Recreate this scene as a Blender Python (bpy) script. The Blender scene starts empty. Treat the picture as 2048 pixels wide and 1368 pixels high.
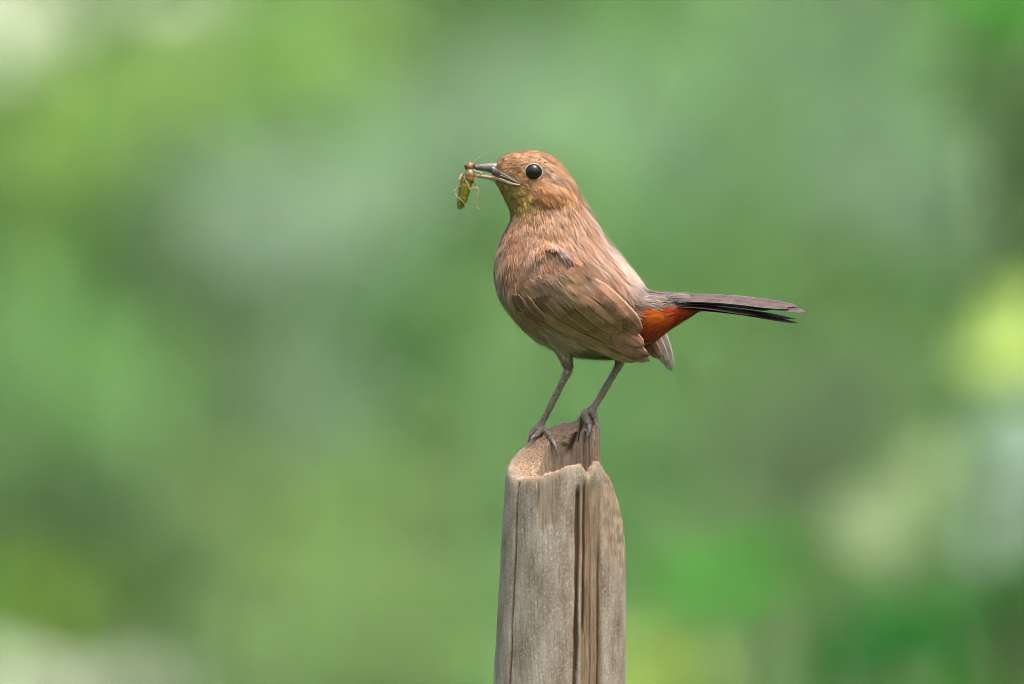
import bpy, math, random
import numpy as np
from mathutils import Vector
from mathutils.bvhtree import BVHTree

rng = np.random.default_rng(7)
random.seed(7)
C = bpy.context.scene.collection
SC = bpy.context.scene

# ------------------------------------------------------------------ camera, sky, sun, exposure
PX = 0.0002            # metres per photograph pixel at the bird (the bird is 16 cm long)
DIST = 6.8267          # camera to bird
ZC = 1.6               # camera height
cam = bpy.data.cameras.new('camera')
cam.lens = 600; cam.sensor_width = 36
cam.clip_start = 0.1; cam.clip_end = 2000
cam.dof.use_dof = True
cam.dof.focus_distance = DIST - 0.010
cam.dof.aperture_fstop = 8.0
cam.dof.aperture_blades = 0
co = bpy.data.objects.new('camera', cam); C.objects.link(co)
co.location = (0, -DIST, ZC); co.rotation_euler = (math.radians(90), 0, 0)
SC.camera = co

SUN_DIR = Vector((0.20, -0.20, 0.95)).normalized()    # towards the sun
elev = math.asin(SUN_DIR.z); azim = math.atan2(SUN_DIR.x, SUN_DIR.y)
w = bpy.data.worlds.new('World'); SC.world = w; w.use_nodes = True
nt = w.node_tree; nt.nodes.clear()
sky = nt.nodes.new('ShaderNodeTexSky'); sky.sky_type = 'NISHITA'; sky.sun_disc = False
sky.sun_elevation = elev; sky.sun_rotation = azim
sky.air_density = 1.0; sky.dust_density = 7.0; sky.ozone_density = 0.6
bg = nt.nodes.new('ShaderNodeBackground'); bg.inputs[1].default_value = 0.15
wo = nt.nodes.new('ShaderNodeOutputWorld')
nt.links.new(sky.outputs[0], bg.inputs[0]); nt.links.new(bg.outputs[0], wo.inputs[0])
sl = bpy.data.lights.new('sun', 'SUN'); sl.energy = 2.0; sl.angle = math.radians(24); sl.color = (1.0, 0.95, 0.86)
so = bpy.data.objects.new('sun', sl); C.objects.link(so)
so.rotation_euler = SUN_DIR.to_track_quat('Z', 'Y').to_euler()
SC.view_settings.view_transform = 'Standard'; SC.view_settings.look = 'None'
SC.view_settings.gamma = 1; SC.view_settings.use_curve_mapping = False
SC.view_settings.exposure = 1.85
SC.render.engine = 'CYCLES'
SC.cycles.use_denoising = True; SC.cycles.denoising_prefilter = 'NONE'; SC.cycles.denoising_input_passes = 'RGB_ALBEDO'; SC.cycles.filter_width = 1.0
SC.cycles.max_bounces = 6; SC.cycles.diffuse_bounces = 3; SC.cycles.transmission_bounces = 4

# ------------------------------------------------------------------ helpers
def W(u, v, y):
    """photo-sized pixel units (u right, v down, y away from the camera) -> metres at the bird"""
    u, v, y = np.broadcast_arrays(np.asarray(u, float), np.asarray(v, float), np.asarray(y, float))
    return np.stack([(u - 1024) * PX, y * PX, ZC + (684 - v) * PX], -1)

def smooth(a, b, x):
    t = np.clip((np.asarray(x, float) - a) / (b - a), 0, 1); return t * t * (3 - 2 * t)

_tab = np.random.default_rng(3).random((256, 256))
def vnoise(x, y):
    """smooth value noise, -1..1"""
    x = np.asarray(x, float); y = np.asarray(y, float)
    xi = np.floor(x).astype(int); yi = np.floor(y).astype(int)
    fx = x - xi; fy = y - yi; fx = fx * fx * (3 - 2 * fx); fy = fy * fy * (3 - 2 * fy)
    t = lambda a, b: _tab[a & 255, b & 255]
    r = (t(xi, yi) * (1 - fx) + t(xi + 1, yi) * fx) * (1 - fy) + (t(xi, yi + 1) * (1 - fx) + t(xi + 1, yi + 1) * fx) * fy
    return r * 2 - 1
def fbm(x, y, o=3):
    return sum(vnoise(x * 2 ** k + 17 * k, y * 2 ** k + 31 * k) / 2 ** k for k in range(o))

def spline(pts, n):
    """Catmull-Rom through the rows of pts"""
    p = np.asarray(pts, float); m = len(p)
    p = np.vstack([2 * p[0] - p[1], p, 2 * p[-1] - p[-2]])
    t = np.linspace(0, m - 1 - 1e-9, n); i = t.astype(int); f = (t - i)[:, None]
    a, b, c, d = p[i], p[i + 1], p[i + 2], p[i + 3]
    return 0.5 * (2 * b + (c - a) * f + (2 * a - 5 * b + 4 * c - d) * f ** 2 + (3 * b - a - 3 * c + d) * f ** 3)

def new_mesh(name, verts, faces, mat=None, parent=None, smoothed=True, cols=None, extra=None, uv=None):
    me = bpy.data.meshes.new(name)
    verts = np.asarray(verts, np.float32)
    me.vertices.add(len(verts)); me.vertices.foreach_set('co', verts.ravel())
    if isinstance(faces, np.ndarray):
        k = faces.shape[1]; tot = np.full(len(faces), k, np.int32); loops = faces.astype(np.int32).ravel()
    else:
        tot = np.array([len(f) for f in faces], np.int32); loops = np.concatenate([np.asarray(f, np.int32) for f in faces])
    me.loops.add(len(loops)); me.loops.foreach_set('vertex_index', loops)
    me.polygons.add(len(tot)); st = np.concatenate([[0], np.cumsum(tot)[:-1]]).astype(np.int32)
    me.polygons.foreach_set('loop_start', st)
    me.polygons.foreach_set('use_smooth', np.full(len(tot), smoothed))
    me.update(calc_edges=True); me.validate()
    if cols is not None:
        a = me.attributes.new('pigment', 'FLOAT_COLOR', 'POINT')
        c4 = np.ones((len(verts), 4), np.float32); c4[:, :3] = cols; a.data.foreach_set('color', c4.ravel())
    for k2, val in (extra or {}).items():
        a = me.attributes.new(k2, 'FLOAT', 'POINT'); a.data.foreach_set('value', np.asarray(val, np.float32))
    if uv is not None:
        l = me.uv_layers.new(name='UVMap'); l.data.foreach_set('uv', np.asarray(uv, np.float32)[loops].ravel())
    if mat: me.materials.append(mat)
    o = bpy.data.objects.new(name, me); C.objects.link(o)
    if parent: put(o, parent)
    return o

def put(o, parent):
    """parent without moving: every mesh is built in world coordinates"""
    o.parent = parent
    bpy.context.view_layer.update()
    o.matrix_parent_inverse = parent.matrix_world.inverted()

def empty(name, loc):
    o = bpy.data.objects.new(name, None); o.location = loc; o.empty_display_size = 0.02; C.objects.link(o)
    bpy.context.view_layer.update(); return o

def tag(o, label=None, cat=None, group=None, kind=None):
    for k, v in (('label', label), ('category', cat), ('group', group), ('kind', kind)):
        if v: o[k] = v
    return o

def grid_faces(nr, nc, wrap=False, off=0):
    i = np.arange(nr - 1)[:, None]; j = np.arange(nc if wrap else nc - 1)[None]
    j2 = (j + 1) % nc
    return np.stack(np.broadcast_arrays(off + i * nc + j, off + (i + 1) * nc + j, off + (i + 1) * nc + j2, off + i * nc + j2), -1).reshape(-1, 4)

def tube_geo(pts, radii, n=10, steps=None, ry=None, ring=None, off=0):
    """capped tube in (u,v,y) units along pts (u,v,y); returns world verts and faces"""
    P = np.column_stack([np.asarray(pts, float), np.asarray(radii, float)])
    if steps: P = spline(P, steps)
    R = np.maximum(P[:, 3], 0.05); P = P[:, :3]
    if ring is not None: R = R * ring(np.linspace(0, 1, len(P)))
    T = np.gradient(P, axis=0); T /= np.linalg.norm(T, axis=1)[:, None] + 1e-9
    up = np.array([0, 0, 1.0]); A = np.cross(T, up); l = np.linalg.norm(A, axis=1)
    A[l < 1e-3] = (1, 0, 0); A /= np.linalg.norm(A, axis=1)[:, None]; B = np.cross(T, A)
    th = np.linspace(0, 2 * math.pi, n, endpoint=False)
    k = 1.0 if ry is None else ry
    V = P[:, None] + R[:, None, None] * (A[:, None] * np.cos(th)[None, :, None] + k * B[:, None] * np.sin(th)[None, :, None])
    V = V.reshape(-1, 3); F = [tuple(f) for f in grid_faces(len(P), n, True, off)]
    F.append(tuple(off + np.arange(n))); F.append(tuple(off + (len(P) - 1) * n + np.arange(n)[::-1]))
    return W(V[:, 0], V[:, 1], V[:, 2]), F

def tubes(name, specs, mat, parent, **kw):
    V, F, off = [], [], 0
    for sp in specs:
        v, f = tube_geo(off=off, **sp); V.append(v); F += f; off += len(v)
    return new_mesh(name, np.vstack(V), F, mat, parent, **kw)

def ico(name, c, r, mat, parent, scale=(1, 1, 1), n=24, m=14):
    th = np.linspace(0, math.pi, m); ph = np.linspace(0, 2 * math.pi, n, endpoint=False)
    d = np.stack(np.broadcast_arrays(np.sin(th)[:, None] * np.cos(ph), np.cos(th)[:, None] + 0 * ph, np.sin(th)[:, None] * np.sin(ph)), -1).reshape(-1, 3)
    d = d * np.array(scale) * r
    return new_mesh(name, W(c[0] + d[:, 0], c[1] + d[:, 1], c[2] + d[:, 2]), grid_faces(m, n, True), mat, parent)

# ------------------------------------------------------------------ materials
class N:
    """small node builder"""
    def __init__(s, name):
        s.m = bpy.data.materials.new(name); s.m.use_nodes = True; s.t = s.m.node_tree; s.t.nodes.clear()
        s.out = s.t.nodes.new('ShaderNodeOutputMaterial')
    def n(s, typ, ins=None, **props):
        x = s.t.nodes.new(typ)
        for k, v in props.items(): setattr(x, k, v)
        for k, v in (ins or {}).items():
            if isinstance(v, bpy.types.NodeSocket): s.t.links.new(v, x.inputs[k])
            else: x.inputs[k].default_value = v
        return x
    def attr(s, name): return s.n('ShaderNodeAttribute', attribute_name=name)
    def math(s, op, a, b=0.0, c=0.0):
        return s.n('ShaderNodeMath', {0: a, 1: b, 2: c}, operation=op).outputs[0]
    def mix(s, f, a, b, typ='MIX'):
        x = s.n('ShaderNodeMix', data_type='RGBA', blend_type=typ)
        for i, v in ((0, f), (6, a), (7, b)):
            if isinstance(v, bpy.types.NodeSocket): s.t.links.new(v, x.inputs[i])
            else: x.inputs[i].default_value = v if i == 0 else (*v, 1) if len(v) == 3 else v
        return x.outputs[2]
    def ramp(s, f, stops):
        x = s.n('ShaderNodeValToRGB', {0: f}); e = x.color_ramp.elements
        while len(e) < len(stops): e.new(0.5)
        for el, (p, c) in zip(e, stops): el.position = p; el.color = (*c, 1) if len(c) == 3 else c
        return x.outputs[0]
    def noise(s, vec, scale, detail=3, rough=0.55):
        return s.n('ShaderNodeTexNoise', {'Vector': vec, 'Scale': scale, 'Detail': detail, 'Roughness': rough}).outputs[0]
    def mapping(s, vec, scale):
        return s.n('ShaderNodeMapping', {'Vector': vec, 'Scale': scale}).outputs[0]
    def coord(s): return s.n('ShaderNodeTexCoord').outputs['Object']
    def done(s, sh): s.t.links.new(sh, s.out.inputs[0]); return s.m

def mat_strand(name):
    k = N(name); c = k.attr('pigment').outputs[0]
    d = k.n('ShaderNodeBsdfPrincipled', {'Base Color': c, 'Roughness': 0.55, 'Specular IOR Level': 0.3})
    t = k.n('ShaderNodeBsdfTranslucent', {'Color': c})
    return k.done(k.n('ShaderNodeMixShader', {0: 0.22, 1: d.outputs[0], 2: t.outputs[0]}).outputs[0])

def mat_body():
    k = N('body_down'); c = k.attr('pigment').outputs[0]
    n1 = k.noise(k.coord(), 900, 3)
    col = k.mix(n1, c, k.mix(0.5, c, (0.10, 0.07, 0.05)))
    return k.done(k.n('ShaderNodeBsdfPrincipled', {'Base Color': col, 'Roughness': 0.9, 'Specular IOR Level': 0.1}).outputs[0])

def mat_feather(name, dark, mid, edge, spec=0.2):
    """flight feather: shaft down the middle, slanting barbs, paler worn fringe (uv: x across, y along)"""
    k = N(name); uv = k.n('ShaderNodeTexCoord').outputs['UV']
    sx = k.n('ShaderNodeSeparateXYZ', {0: uv}); x, y = sx.outputs[0], sx.outputs[1]
    a = k.math('ABSOLUTE', k.math('SUBTRACT', x, 0.5))            # 0 at the shaft, .5 at the edge
    L = k.attr('feather_length').outputs[2]
    bv = k.n('ShaderNodeCombineXYZ', {0: k.math('MULTIPLY', a, 3.0), 1: k.math('MULTIPLY', k.math('SUBTRACT', k.math('MULTIPLY', y, L), k.math('MULTIPLY', a, 40.0)), 0.55), 2: k.attr('feather_seed').outputs[2]}).outputs[0]
    barbs = k.n('ShaderNodeTexNoise', {'Vector': bv, 'Scale': 1.0, 'Detail': 3, 'Roughness': 0.7}).outputs[0]
    broad = k.n('ShaderNodeMapRange', {0: k.noise(k.coord(), 220, 4), 1: 0.36, 2: 0.62}).outputs[0]
    col = k.mix(broad, dark, mid)
    col = k.mix(k.math('MULTIPLY', k.n('ShaderNodeMapRange', {0: barbs, 1: 0.4, 2: 0.75}).outputs[0], 0.55), col, k.mix(0.5, mid, edge))
    fr = k.n('ShaderNodeMapRange', {0: k.math('ADD', a, k.math('MULTIPLY', k.math('SUBTRACT', barbs, 0.5), 0.06)), 1: 0.425, 2: 0.475}).outputs[0]
    col = k.mix(k.math('MULTIPLY', fr, 0.85), col, edge)
    shaft = k.n('ShaderNodeMapRange', {0: a, 1: 0.05, 2: 0.028}).outputs[0]
    col = k.mix(k.math('MULTIPLY', shaft, 0.6), col, (dark[0] * .5, dark[1] * .5, dark[2] * .5))
    bp = k.n('ShaderNodeBump', {'Strength': 0.5, 'Distance': 0.0003, 'Height': barbs}).outputs[0]
    d = k.n('ShaderNodeBsdfPrincipled', {'Base Color': col, 'Roughness': 0.65, 'Specular IOR Level': spec, 'Normal': bp})
    t = k.n('ShaderNodeBsdfTranslucent', {'Color': col})
    return k.done(k.n('ShaderNodeMixShader', {0: 0.12, 1: d.outputs[0], 2: t.outputs[0]}).outputs[0])

def mat_mottled(name, c1, c2, scale, rough=0.5, bump=0.3, spec=0.4, transl=0.0):
    k = N(name); n1 = k.noise(k.coord(), scale, 4, 0.65)
    col = k.ramp(n1, [(0.32, c1), (0.68, c2)])
    bp = k.n('ShaderNodeBump', {'Strength': bump, 'Distance': 0.0004, 'Height': n1}).outputs[0]
    d = k.n('ShaderNodeBsdfPrincipled', {'Base Color': col, 'Roughness': rough, 'Specular IOR Level': spec, 'Normal': bp}).outputs[0]
    if transl:
        t = k.n('ShaderNodeBsdfTranslucent', {'Color': col}).outputs[0]
        d = k.n('ShaderNodeMixShader', {0: transl, 1: d, 2: t}).outputs[0]
    return k.done(d)

def mat_eye():
    k = N('eye_gloss')
    return k.done(k.n('ShaderNodeBsdfPrincipled', {'Base Color': (0.007, 0.004, 0.003, 1), 'Roughness': 0.05, 'Specular IOR Level': 0.28}).outputs[0])

def mat_leaf(name, c1, c2, transl=0.4):
    k = N(name); t = k.attr('tint').outputs[2]
    col = k.mix(t, c1, c2)
    d = k.n('ShaderNodeBsdfPrincipled', {'Base Color': col, 'Roughness': 0.6, 'Specular IOR Level': 0.12}).outputs[0]
    tr = k.n('ShaderNodeBsdfTranslucent', {'Color': k.mix(0.3, col, (min(1, c2[0] * 1.6), min(1, c2[1] * 1.6), c2[2] * .7))}).outputs[0]
    return k.done(k.n('ShaderNodeMixShader', {0: transl, 1: d, 2: tr}).outputs[0])

def mat_wood():
    """weathered bamboo stake: grey outer skin with streaks and specks, tan raw wood where cut and in the cracks"""
    k = N('weathered_wood'); c = k.coord()
    cut = k.attr('cut').outputs[2]; rec = k.attr('recess').outputs[2]; deep = k.attr('crack').outputs[2]
    fib = k.noise(k.mapping(c, (1, 1, 0.05)), 1800, 4, 0.7)
    fib2 = k.noise(k.mapping(c, (1, 1, 0.05)), 520, 3, 0.6)
    spk = k.noise(k.mapping(c, (1, 1, 0.6)), 1500, 4, 0.75)
    blot = k.noise(k.mapping(c, (1, 1, 0.35)), 130, 4, 0.6)
    skin = k.ramp(blot, [(0.26, (0.085, 0.060, 0.041)), (0.48, (0.163, 0.131, 0.104)), (0.75, (0.245, 0.211, 0.178))])
    skin = k.mix(k.math('MULTIPLY', k.n('ShaderNodeMapRange', {0: fib2, 1: 0.45, 2: 0.7}).outputs[0], 0.3), skin, (0.145, 0.108, 0.075))
    skin = k.mix(k.math('MULTIPLY', k.n('ShaderNodeMapRange', {0: spk, 1: 0.52, 2: 0.68}).outputs[0], 0.55), skin, (0.075, 0.058, 0.044))
    skin = k.mix(k.math('MULTIPLY', k.n('ShaderNodeMapRange', {0: spk, 1: 0.47, 2: 0.30}).outputs[0], 0.5), skin, (0.40, 0.365, 0.32))
    brown = k.ramp(fib, [(0.3, (0.040, 0.021, 0.010)), (0.55, (0.115, 0.072, 0.040)), (0.75, (0.23, 0.165, 0.10))])
    raw = k.ramp(k.mix(0.5, fib, spk), [(0.38, (0.055, 0.030, 0.017)), (0.5, (0.175, 0.115, 0.073)), (0.64, (0.28, 0.205, 0.143))])
    col = k.mix(rec, skin, brown); col = k.mix(cut, col, raw); col = k.mix(deep, col, (0.050, 0.024, 0.010))
    h = k.math('ADD', k.math('MULTIPLY', fib, 0.8), k.math('MULTIPLY', spk, 0.5))
    bp = k.n('ShaderNodeBump', {'Strength': 0.4, 'Distance': 0.0004, 'Height': h}).outputs[0]
    return k.done(k.n('ShaderNodeBsdfPrincipled', {'Base Color': col, 'Roughness': 0.85, 'Specular IOR Level': 0.15, 'Normal': bp}).outputs[0])

def mat_ground():
    k = N('meadow_ground'); c = k.coord()
    col = k.ramp(k.noise(c, 0.7, 5), [(0.3, (0.025, 0.055, 0.012)), (0.55, (0.04, 0.085, 0.02)), (0.75, (0.07, 0.09, 0.03))])
    bp = k.n('ShaderNodeBump', {'Strength': 0.6, 'Distance': 0.05, 'Height': k.noise(c, 12, 4)}).outputs[0]
    return k.done(k.n('ShaderNodeBsdfPrincipled', {'Base Color': col, 'Roughness': 0.95, 'Normal': bp}).outputs[0])

M = {}
M['strand'] = mat_strand('contour_feathers'); M['body'] = mat_body(); M['eye'] = mat_eye(); M['wood'] = mat_wood()
M['wing'] = mat_feather('wing_feather', (0.0603, 0.0270, 0.0143), (0.1500, 0.0702, 0.0394), (0.3744, 0.2185, 0.1348))
M['flight'] = mat_feather('flight_feather', (0.0377, 0.0180, 0.0093), (0.0928, 0.0447, 0.0238), (0.4160, 0.2511, 0.1522))
M['wing_pale'] = mat_feather('pale_wing_feather', (0.1056, 0.0517, 0.0295), (0.2070, 0.1053, 0.0627), (0.4160, 0.2511, 0.1566))
M['wing_far'] = mat_feather('far_wing_feather', (0.1210, 0.0935, 0.0825), (0.1815, 0.1485, 0.1320), (0.3300, 0.2860, 0.2640))
M['tail_sheen'] = mat_feather('tail_sheen_feather', (0.034, 0.022, 0.021), (0.060, 0.042, 0.039), (0.17, 0.125, 0.11), 0.1)  # sky sheen on the upper tail painted in as paler brown-grey
M['tail_dark'] = mat_feather('tail_dark_feather', (0.0109, 0.0070, 0.0078), (0.0218, 0.0140, 0.0140), (0.0546, 0.0351, 0.0312), 0.06)
M['leg'] = mat_mottled('leg_scale', (0.030, 0.017, 0.010), (0.21, 0.155, 0.115), 1300, 0.42, 0.5)
M['claw'] = mat_mottled('claw_horn', (0.0780, 0.0663, 0.0585), (0.1872, 0.1560, 0.1404), 1800, 0.35, 0.2)
M['beak'] = mat_mottled('beak_horn', (0.030, 0.023, 0.022), (0.125, 0.105, 0.10), 500, 0.38, 0.2, 0.5)
M['beak_low'] = mat_mottled('lower_beak_horn', (0.1716, 0.1014, 0.0624), (0.2808, 0.1950, 0.1326), 700, 0.38, 0.15, 0.5)
M['gape'] = mat_mottled('pale_gape', (0.3510, 0.2574, 0.1716), (0.4836, 0.3900, 0.2964), 1500, 0.5, 0.1)
M['mouth'] = mat_mottled('mouth_lining', (0.045, 0.012, 0.008), (0.09, 0.025, 0.015), 1500, 0.5, 0.1)
M['ring'] = mat_mottled('eye_ring_skin', (0.2028, 0.1560, 0.1170), (0.4056, 0.3354, 0.2652), 2500, 0.6, 0.2)
M['hop_brown'] = mat_mottled('hopper_brown', (0.0585, 0.0328, 0.0094), (0.1872, 0.1053, 0.0273), 1400, 0.4, 0.4, 0.4, 0.15)
M['hop_green'] = mat_mottled('hopper_green', (0.05, 0.040, 0.006), (0.26, 0.235, 0.012), 700, 0.4, 0.4, 0.4, 0.3)
M['hop_wing'] = mat_mottled('hopper_wing', (0.0546, 0.0429, 0.0156), (0.1560, 0.1170, 0.0390), 1500, 0.45, 0.4, 0.4, 0.2)
M['hop_leg'] = mat_mottled('hopper_leg', (0.0702, 0.0390, 0.0156), (0.3276, 0.2418, 0.1170), 1000, 0.45, 0.2)
M['hop_eye'] = mat_mottled('hopper_eye', (0.03, 0.012, 0.01), (0.07, 0.03, 0.02), 2000, 0.2, 0.0)
M['bark'] = mat_mottled('bark', (0.04, 0.045, 0.02), (0.09, 0.09, 0.045), 30, 0.9, 0.6, 0.1)
M['ground'] = mat_ground()

# ------------------------------------------------------------------ ground
n = 90
gx = np.linspace(-1, 1, n); gx = np.sign(gx) * np.abs(gx) ** 2.2 * 900
X, Y = np.meshgrid(gx, gx)
Zg = 0.12 * fbm(X * .05, Y * .05) * smooth(4, 30, np.hypot(X, Y))
o = new_mesh('ground', np.stack([X, Y, Zg], -1).reshape(-1, 3), grid_faces(n, n)[:, ::-1], M['ground'])
tag(o, 'green grassy ground far below the perch', kind='structure')

# ------------------------------------------------------------------ background plants
def scr(u, v, d):
    """a place d metres from the camera"""
    s = PX * d / DIST
    return np.array([(u - 1024) * s, d - DIST, ZC + (684 - v) * s]), s

def leaf_verts(P, size, seed, droop=0.0):
    """a cloud of folded four-triangle leaves; returns verts, faces (tris), tint per vertex"""
    r = np.random.default_rng(seed); n = len(P)
    D = r.normal(size=(n, 3)); D[:, 2] -= droop; D /= np.linalg.norm(D, axis=1)[:, None]
    U = r.normal(size=(n, 3)) + np.array([0, -0.35, 0.9]); U -= D * (U * D).sum(1)[:, None]; U /= np.linalg.norm(U, axis=1)[:, None]
    S = np.cross(D, U); L = size * r.uniform(0.6, 1.25, n)[:, None]
    b = P - D * L * .5; t = P + D * L * .5 - U * L * .08; m = P + U * L * .02
    l = P + S * L * .24 + U * L * .07; q = P - S * L * .24 + U * L * .07
    V = np.stack([b, m, t, l, q], 1).reshape(-1, 3)
    k = np.arange(n)[:, None, None] * 5
    F = (k + np.array([[0, 1, 3], [3, 1, 2], [0, 4, 1], [4, 2, 1]])[None]).reshape(-1, 3)
    return V, F, np.repeat(r.random(n), 5)

def stems(name, paths, mat, parent):
    V, F, off = [], [], 0
    for pts, r0, r1 in paths:
        P = spline(np.asarray(pts), 10); R = np.linspace(r0, r1, 10)
        th = np.linspace(0, 2 * math.pi, 8, endpoint=False)
        ring = np.stack([np.cos(th), np.sin(th), 0 * th], -1)
        v = (P[:, None] + R[:, None, None] * ring[None]).reshape(-1, 3); V.append(v)
        F += [tuple(f) for f in grid_faces(10, 8, True, off)]; off += len(v)
    return new_mesh(name, np.vstack(V), F, mat, parent)

def shrub(name, label, cat, clumps, mat, leaf, density, seed, group=None, droop=0.0, part='foliage'):
    """a plant: clumps are (u, v, distance, half width, half height) in photo pixels, rooted to the ground by stems"""
    r = np.random.default_rng(seed); Ps, paths = [], []
    cs = [(*scr(u, v, d), a, b) for u, v, d, a, b in clumps]
    base = np.mean([c[0] for c in cs], 0); base[2] = 0
    for (c, s, a, b) in cs:
        A, B = a * s, b * s
        n = int(density * (math.pi * A * B) / (leaf * leaf * .26)) + 6
        d = r.normal(size=(n, 3)); d /= np.linalg.norm(d, axis=1)[:, None]
        d *= (r.random(n) ** 0.45)[:, None]
        lump = 1 + 0.28 * vnoise(np.arctan2(d[:, 2], d[:, 0]) * 2.2 + seed, d[:, 1] * 2 + seed)
        Ps.append(c + d * np.array([A, (A + B) * .4, B]) * lump[:, None])
        top = c + np.array([0, 0, B * .4])
        b0 = base + np.array([r.normal() * .05, r.normal() * .05, 0])
        mid = b0 * .45 + c * .55 + np.array([r.normal() * A * .2, 0, -B * .3])
        paths.append(([b0, mid, c, top], max(.008, A * .022), .003))
    root = empty(name, base)
    tag(root, label, cat, group)
    V, F, T = leaf_verts(np.vstack(Ps), leaf, seed, droop)
    new_mesh(part, V, F, mat, root, extra={'tint': T})
    stems('stem', paths, M['bark'], root)
    return root

LM = dict(
    fresh=mat_leaf('leaf_fresh', (0.145, 0.32, 0.10), (0.22, 0.42, 0.16)),
    mid=mat_leaf('leaf_mid', (0.160, 0.32, 0.105), (0.250, 0.43, 0.175)),
    sage=mat_leaf('leaf_sage', (0.22, 0.315, 0.235), (0.32, 0.42, 0.345)),
    grey=mat_leaf('leaf_grey', (0.135, 0.205, 0.16), (0.20, 0.275, 0.225)),
    yellow=mat_leaf('leaf_yellow', (0.19, 0.35, 0.07), (0.32, 0.47, 0.135)),
    olive=mat_leaf('leaf_olive', (0.10, 0.24, 0.004), (0.18, 0.31, 0.010)),
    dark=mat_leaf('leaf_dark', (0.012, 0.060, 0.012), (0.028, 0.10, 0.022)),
    white=mat_leaf('leaf_white', (0.62, 0.70, 0.54), (0.80, 0.84, 0.72)),
    cream=mat_leaf('leaf_cream', (0.28, 0.35, 0.18), (0.40, 0.46, 0.28)),
    lime=mat_leaf('leaf_lime', (0.26, 0.38, 0.075), (0.38, 0.48, 0.15)),
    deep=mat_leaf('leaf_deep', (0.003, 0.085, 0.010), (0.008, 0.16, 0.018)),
    vivid=mat_leaf('leaf_vivid', (0.015, 0.26, 0.004), (0.05, 0.40, 0.006)),
    brown=mat_leaf('leaf_brown', (0.06, 0.082, 0.052), (0.11, 0.130, 0.09)),
)

# the far wood: one closed mass of foliage across the whole view
r = np.random.default_rng(11); n = 130000
P = np.stack([r.uniform(-24, 24, n), r.normal(52, 1.6, n), r.uniform(0.0, 1, n)], -1)
P[:, 2] *= 11 + 2.2 * vnoise(P[:, 0] * .3, 5.0); P[:, 1] += 1.2 * vnoise(P[:, 0] * .5, P[:, 2] * .5)
V, F, T = leaf_verts(P, 0.29, 12)
o = new_mesh('woodland', V, F, LM['mid'], extra={'tint': T})
# the same wood goes on round the clearing, behind the photographer too
n = 26000; a = r.uniform(math.radians(150), math.radians(390), n); q_ = 34 + r.normal(size=n) * 1.6
P2 = np.stack([q_ * np.cos(a), q_ * np.sin(a) + 8, r.uniform(0, 1, n) * (10 + 2.5 * vnoise(a * 9, 2.0))], -1)
V2, F2, T2 = leaf_verts(P2, 0.62, 13)
V, F, T = np.vstack([V, V2]), np.vstack([F, F2 + len(V)]), np.concatenate([T, T2])
bpy.data.objects.remove(o)
o = new_mesh('woodland', V, F, LM['mid'], extra={'tint': T})
tag(o, 'blurred green wood filling the distance behind the bird', kind='stuff')

shrub('tree', 'pale sage green tree, soft grey-green mass behind the bird\'s beak and head', 'tree',
      [(690, 420, 31, 150, 150), (540, 540, 31, 110, 120), (430, 430, 33, 140, 130), (630, 790, 33, 110, 120), (880, 260, 32, 190, 110), (1060, 200, 32, 160, 110)], LM['sage'], .055, 1.4, 21)
shrub('tree', 'dull grey-green tree, hazy pale mass above the bird\'s tail', 'tree',
      [(1320, 300, 34, 110, 190), (1690, 330, 33, 190, 150), (1650, 80, 34, 170, 90), (1880, 420, 33, 100, 130), (1480, 60, 34, 120, 70)], LM['grey'], .055, 1.4, 22)
shrub('shrub', 'yellow-green shrub under the whitish sky gap in the upper corner', 'shrub',
      [(110, 250, 28, 190, 110), (330, 130, 28, 170, 120), (640, 90, 29, 170, 90), (60, 430, 28, 120, 90)], LM['yellow'], .05, 1.5, 23)
shrub('shrub', 'whitish shrub standing in for a sky gap in the top corner above the yellow-green shrub', 'shrub',
      [(-20, 40, 21, 140, 115), (100, 0, 21, 70, 60), (350, -10, 22, 70, 60)], LM['white'], .04, 1.6, 24)  # added white leaves stand in for light through a sky gap
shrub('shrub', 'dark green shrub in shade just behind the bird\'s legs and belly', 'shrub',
      [(800, 670, 20, 115, 150), (870, 820, 20, 75, 100)], LM['dark'], .05, 1.7, 25)  # shade of a gap in the foliage, put into dark leaf colour
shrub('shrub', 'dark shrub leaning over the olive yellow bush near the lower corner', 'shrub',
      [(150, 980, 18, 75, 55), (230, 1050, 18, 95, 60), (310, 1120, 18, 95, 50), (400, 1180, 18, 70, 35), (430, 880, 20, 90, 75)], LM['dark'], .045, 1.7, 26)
shrub('shrub', 'fresh green shrub at the photo\'s edge between the yellow-green and the dark leaning shrub', 'shrub',
      [(60, 640, 26, 150, 130), (230, 760, 26, 150, 110), (40, 850, 26, 120, 100)], LM['fresh'], .05, 1.4, 36)
shrub('bush', 'olive yellow bush below the dark leaning shrub', 'bush',
      [(30, 1190, 21, 150, 80), (170, 1230, 21, 100, 60)], LM['olive'], .045, 1.8, 27)
shrub('shrub', 'silvery pale shrub filling the bottom corner below the olive bush', 'shrub',
      [(0, 1385, 19, 120, 60), (230, 1400, 19, 150, 55)], LM['white'], .04, 1.6, 28)
shrub('shrub', 'light green shrub spreading between the dark shrubs and the bamboo post', 'shrub',
      [(560, 1010, 29, 130, 70), (760, 1060, 29, 170, 90), (620, 1220, 28, 190, 70), (850, 1230, 28, 110, 90), (850, 930, 29, 110, 60)], LM['yellow'], .05, .45, 29)
shrub('shrub', 'drab brownish green shrub right of the post behind the cream leaf pair', 'shrub',
      [(1600, 900, 26, 170, 110), (1770, 830, 26, 110, 130), (1560, 1010, 26, 150, 60)], LM['brown'], .05, 1.6, 30)
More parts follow.
